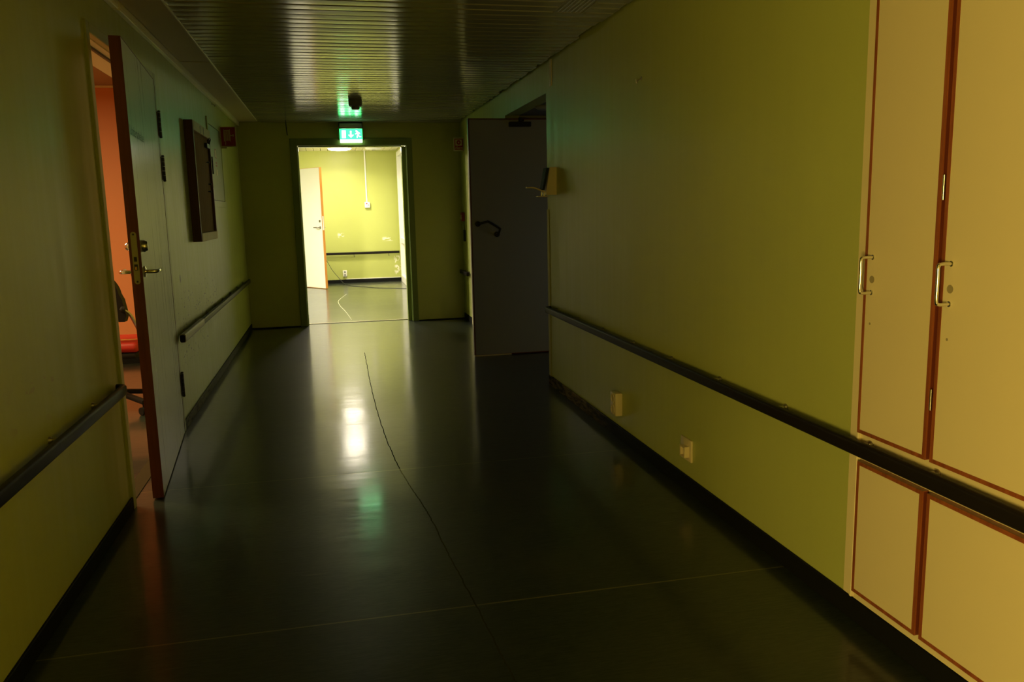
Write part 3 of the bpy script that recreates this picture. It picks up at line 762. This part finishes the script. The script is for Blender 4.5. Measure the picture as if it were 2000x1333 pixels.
bm = BM(); sweep(bm, circ(.003, 8), [(XR-.004, 9.28, 1.04), (XR-.004, 9.29, 1.09), (XR-.004, 9.29, 1.135)]); obj('cable', bm, M_text, cr)

# ------------------------------------------------------------------ soap dispenser on the corner
sd = tag(empty('soap_dispenser', (XR, 5.43, 1.44)), 'cream soap dispenser with long elbow lever at the right wall corner', 'soap dispenser')
bm = BM()
prism(bm, [(0, 1.352), (.075, 1.352), (.045, 1.535), (0, 1.535)], lambda u, v, d: (XR-u, 5.38+d, v), .10)
bd = obj('housing', bm, M_plastic, sd)
bm = BM(); prism(bm, [(.082, 1.385), (.095, 1.39), (.066, 1.532), (.047, 1.532)], lambda u, v, d: (XR-u, 5.388+d, v), .084); obj('bottle', bm, mat('smoky bottle', (.03, .04, .03), .6, .05), sd)
bm = BM(); sweep(bm, rrect(.024, .009, .003, 2), spline([(XR-.06, 5.43, 1.368), (XR-.10, 5.43, 1.385), (XR-.15, 5.43, 1.402), (XR-.198, 5.43, 1.404)], 6)); obj('lever', bm, M_plastic, sd, True)
bm = BM(); box(bm, XR-.125, XR-.05, 5.40, 5.46, 1.340, 1.347, .002, 1); obj('drip_tray', bm, M_plastic, sd)
bm = BM(); cyl(bm, (XR-.092, 5.43, 1.347), (XR-.092, 5.43, 1.375), .006, seg=12); cyl(bm, (XR-.072, 5.43, 1.347), (XR-.072, 5.43, 1.37), .008, seg=12); obj('pump', bm, M_chrome, sd, True)

# ------------------------------------------------------------------ sockets on the right wall
so1 = tag(empty('wall_socket', (XR, 4.15, .19)), 'ivory surface wall socket with two outlets, low on the right wall farther off', 'wall socket')
bm = BM(); box(bm, XR-.042, XR, 4.105, 4.19, .135, .262, .006, 2); obj('case', bm, M_plastic, so1, True)
bm = BM()
for zz in (.168, .228): lathe(bm, [(.026, 0), (.026, .003), (.021, .003), (.020, .0005)], (XR-.042, 4.1475, zz), (-1, 0, 0), 24)
obj('outlet', bm, M_plastic, so1, True)
so2 = tag(empty('wall_socket', (XR, 3.27, .195)), 'ivory flush plate with square knob, low on the right wall nearer the cupboard', 'wall socket')
bm = BM(); box(bm, XR-.010, XR, 3.215, 3.325, .142, .242, .003, 2); obj('plate', bm, M_plastic, so2, True)
bm = BM(); cells(bm, [3.235, 3.243, 3.277, 3.285], [.162, .168, .205, .211], lambda u, v: not (3.243 < u < 3.277 and .168 < v < .205), lambda u, v, d: (XR-.010-d, u, v), .022); box(bm, XR-.014, XR-.010, 3.243, 3.277, .168, .205); obj('outlet', bm, M_plastic, so2)

# ------------------------------------------------------------------ hooks
for (x, s, yy, zz, lab) in ((XR, -1, 3.84, 1.86, 'small brass coat hook high on the right wall'), (XL, 1, 7.50, 2.185, 'tiny metal hook high on the left wall above the hose cabinet')):
    o = tag(empty('wall_hook', (x, yy, zz)), lab, 'hook')
    bm = BM(); cyl(bm, (x, yy, zz+.012), (x+s*.003, yy, zz+.012), .009, seg=14); obj('rosette', bm, M_steel, o)
    bm = BM(); sweep(bm, circ(.003, 10), spline([(x, yy, zz+.012), (x+s*.018, yy, zz+.004), (x+s*.026, yy, zz-.010), (x+s*.030, yy, zz+.008)], 6)); obj('prong', bm, M_steel, o, True)

# ------------------------------------------------------------------ ceiling things
sm = tag(empty('smoke_detector', (.285, 7.60, H)), 'dark smoke detector hanging from the slatted corridor ceiling', 'smoke detector')
bm = BM(); lathe(bm, [(.060, 0), (.060, .030), (.058, .052), (.050, .056)], (.285, 7.6, H+.001), (0, 0, -1), 36); obj('base', bm, mat('grey detector plastic', (.30, .28, .22), .5), sm, True)
bm = BM(); lathe(bm, [(.036, .055), (.038, .064), (.034, .080), (.024, .084)], (.285, 7.6, H+.001), (0, 0, -1), 28); obj('sensor_head', bm, mat('grey detector head', (.24, .22, .18), .5), sm, True)
f2 = tag(empty('smoke_detector', (.80, 14.35, FH)), 'white smoke detector on the ceiling of the bright room', 'smoke detector')
bm = BM(); lathe(bm, [(.13, 0), (.135, .02), (.12, .035), (.10, .04)], (.80, 14.35, FH+.001), (0, 0, -1), 36); obj('base', bm, M_white, f2, True)
bm = BM(); lathe(bm, [(.03, .04), (.025, .05)], (.80, 14.35, FH), (0, 0, -1), 20); obj('sensor_head', bm, M_steel, f2, True)
pl_ = tag(empty('ceiling_lamp', (1.70, 6.32, 2.045)), 'unlit round lamp on the dark ceiling of the side passage', 'ceiling lamp')
bm = BM(); lathe(bm, [(.09, 0), (.095, .012), (.075, .026), (.03, .030)], (1.70, 6.32, 2.046), (0, 0, -1), 36); obj('dome', bm, mat('unlit opal glass', (.35, .34, .28), .3), pl_, True)
vt = tag(empty('ceiling_vent', (1.25, 3.7, H)), 'slotted air vent in the slatted ceiling near the right wall', 'vent')
bm = BM(); cells(bm, [1.168, 1.182, 1.318, 1.332], [3.2, 3.215, 4.195, 4.21], lambda u, v: not (1.182 < u < 1.318 and 3.215 < v < 4.195), lambda u, v, d: (u, v, H-.004+d), .014); obj('frame', bm, M_slat, vt)
bm = BM(); box(bm, 1.18, 1.32, 3.21, 4.2, H+.014, H+.02); obj('backing', bm, M_dark, vt)
bm = BM()
for i in range(6):
    x = 1.188+i*.0225; box(bm, x, x+.013, 3.215, 4.195, H-.003, H+.010, .002, 1)
obj('louvre', bm, M_slat, vt)
st = tag(obj('hanging_strap', sweep(BM(), rrect(.010, .003, .001, 1), spline([(-.389, 9.20, 2.245), (-.388, 9.19, 2.19), (-.385, 9.20, 2.13), (-.382, 9.20, 2.085)], 5), up=(0, 1, 0)), M_text), 'thin black strap hanging from the ceiling left of the exit sign', 'strap')

# ------------------------------------------------------------------ back wall of the bright room
jb = tag(empty('junction_box', (.686, FB, 1.39)), 'white alarm junction box with vertical conduit on the bright back wall', 'junction box')
bm = BM(); box(bm, .640, .732, FB-.045, FB, 1.335, 1.438, .005, 2); obj('case', bm, M_plasticwhite, jb, True)
bm = BM(); box(bm, .668, .692, FB-.012, FB, 1.438, FH, .002, 1); obj('conduit', bm, M_plasticwhite, jb)
bm = BM(); cyl(bm, (.676, FB-.045, 1.41), (.676, FB-.049, 1.41), .012, seg=16); obj('button', bm, M_red, jb)
bm = BM(); cyl(bm, (.704, FB-.045, 1.383), (.704, FB-.048, 1.383), .007, seg=12); obj('keyhole', bm, M_darkmetal, jb)
s3 = tag(empty('wall_socket', (.226, FB, .17)), 'white double wall socket low on the bright back wall', 'wall socket')
bm = BM(); box(bm, .190, .262, FB-.04, FB, .118, .225, .004, 2); obj('case', bm, M_plasticwhite, s3, True)
bm = BM()
for zz in (.146, .198): cyl(bm, (.226, FB-.040, zz), (.226, FB-.0415, zz), .018, seg=18)
obj('outlet', bm, mat('grey outlet', (.25, .25, .22), .5), s3)
bm = BM(); box(bm, .236, .244, FB-.008, FB, .072, .118); box(bm, .244, FXR-.02, FB-.010, FB, .062, .074); obj('cable_duct', bm, M_plasticwhite, s3)
bm = BM(); sweep(bm, circ(.0045, 8), spline([(-.14, 14.96, .50), (-.067, 14.93, .391), (.00, 14.90, .26), (.097, 14.86, .13), (.21, 14.66, .012), (.326, 14.33, .006), (.55, 14.05, .006), (.748, 13.775, .006), (1.0, 13.60, .006), (1.20, 13.45, .006)], 8))
tag(obj('power_cable', bm, M_text, None, True), 'thin black cable drooping from behind the white door across the bright floor', 'cable')
bm = BM(); sweep(bm, circ(.0020, 8), spline([(.20, 12.95, .004), (.157, 12.68, .004), (.075, 12.1, .004), (.063, 11.77, .004), (.085, 11.3, .004), (.13, 10.8, .004), (.165, 10.3, .004), (.195, 9.78, .004)], 8))
tag(obj('white_cord', bm, M_plasticwhite, None, True), 'thin white cord curving over the floor just beyond the doorway', 'cord')

# ------------------------------------------------------------------ office chair in the orange room
ch = tag(empty('office_chair', (-1.45, 5.72, 0)), 'office chair with red torn seat and black back behind the left door', 'chair')
CM = Matrix.Translation((-1.44, 5.74, 0)) @ Matrix.Rotation(math.radians(-8), 4, 'Z')
M_blackp = mat('black plastic shell', (.014, .012, .011), .6, .15); M_redcloth = mat('red upholstery', (.40, .014, .007), .55)
# seat
bm = BM(); box(bm, -.235, .235, -.20, .24, .415, .475, .028, 4)
for v in bm.verts:
    if v.co.z > .45: v.co.z += .014*math.cos(v.co.x*5)*math.cos(v.co.y*5)
seat = obj('seat', xf(bm, CM), M_redcloth, ch, True, 80)
bm = BM(); prism(bm, [(.10, -.11), (.125, -.10), (.15, -.112), (.20, -.09), (.215, -.10), (.165, -.128), (.14, -.122), (.12, -.132)], lambda u, v, d: (u, v, .488+d), .003); obj('tear', xf(bm, CM), mat('yellow foam', (.75, .50, .14), .8), seat)['label'] = 'torn yellow foam'
bm = BM(); box(bm, -.22, .22, -.19, .22, .375, .415, .015, 2); obj('seat_pan', xf(bm, CM), M_blackp, ch, True)
# backrest, a rounded shell leaning back
bm = BM(); pr = []
for i in range(33):
    a = math.pi*i/32; pr.append((.175*math.cos(a)*(1.0), .78+.175*math.sin(a)))
pr += [(-.20, .66), (-.185, .62), (.185, .62), (.20, .66)]
pr[0] = (.188, .76); pr[32] = (-.188, .76)
prism(bm, pr, lambda u, v, d: (u, -.25+d-.10*(v-.62)+.5*u*u, v), .05)
bmesh.ops.bevel(bm, geom=[e for e in bm.edges if len(e.link_faces) == 2 and e.calc_face_angle(0) > 1.0], offset=.012, segments=2, affect='EDGES')
obj('backrest', xf(bm, CM), M_blackp, ch, True, 50)
bm = BM(); sweep(bm, rrect(.022, .012, .004, 2), spline([(.175, -.255, .705), (.215, -.235, .68), (.235, -.19, .60), (.245, -.12, .50), (.235, -.04, .43), (.10, 0, .40)], 6)); obj('side_bar', xf(bm, CM), M_steel, ch, True)
for kp in ((.18, -.25, .70), (.245, -.17, .575)):
    bm = BM(); lathe(bm, [(.018, 0), (.022, .01), (.016, .026)], kp, (1, 0, 0), 18); obj('knob', xf(bm, CM), M_blackp, ch, True)
bm = BM(); lathe(bm, [(.05, 0), (.03, .03), (.025, .16), (.04, .18), (.04, .275)], (0, 0, .10), (0, 0, 1), 20); obj('column', xf(bm, CM), M_blackp, ch, True)
for k in range(5):
    a = math.radians(-35+72*k); dx, dy = math.cos(a), math.sin(a)
    bm = BM(); sweep(bm, rrect(.04, .03, .008, 2), [(dx*.03, dy*.03, .125), (dx*.15, dy*.15, .105), (dx*.29, dy*.29, .085)]); lg = obj('leg', xf(bm, CM), M_blackp, ch, True)
    bm = BM(); c0 = Vector((dx*.275, dy*.275, .026)); s_ = Vector((-dy, dx, 0))
    for q_ in (-1, 1): cyl(bm, c0+s_*q_*.008, c0+s_*q_*.024, .026, seg=20)
    cyl(bm, c0, c0+Vector((0, 0, .06)), .008, seg=10)
    obj('caster', xf(bm, CM), M_blackp, lg, True)
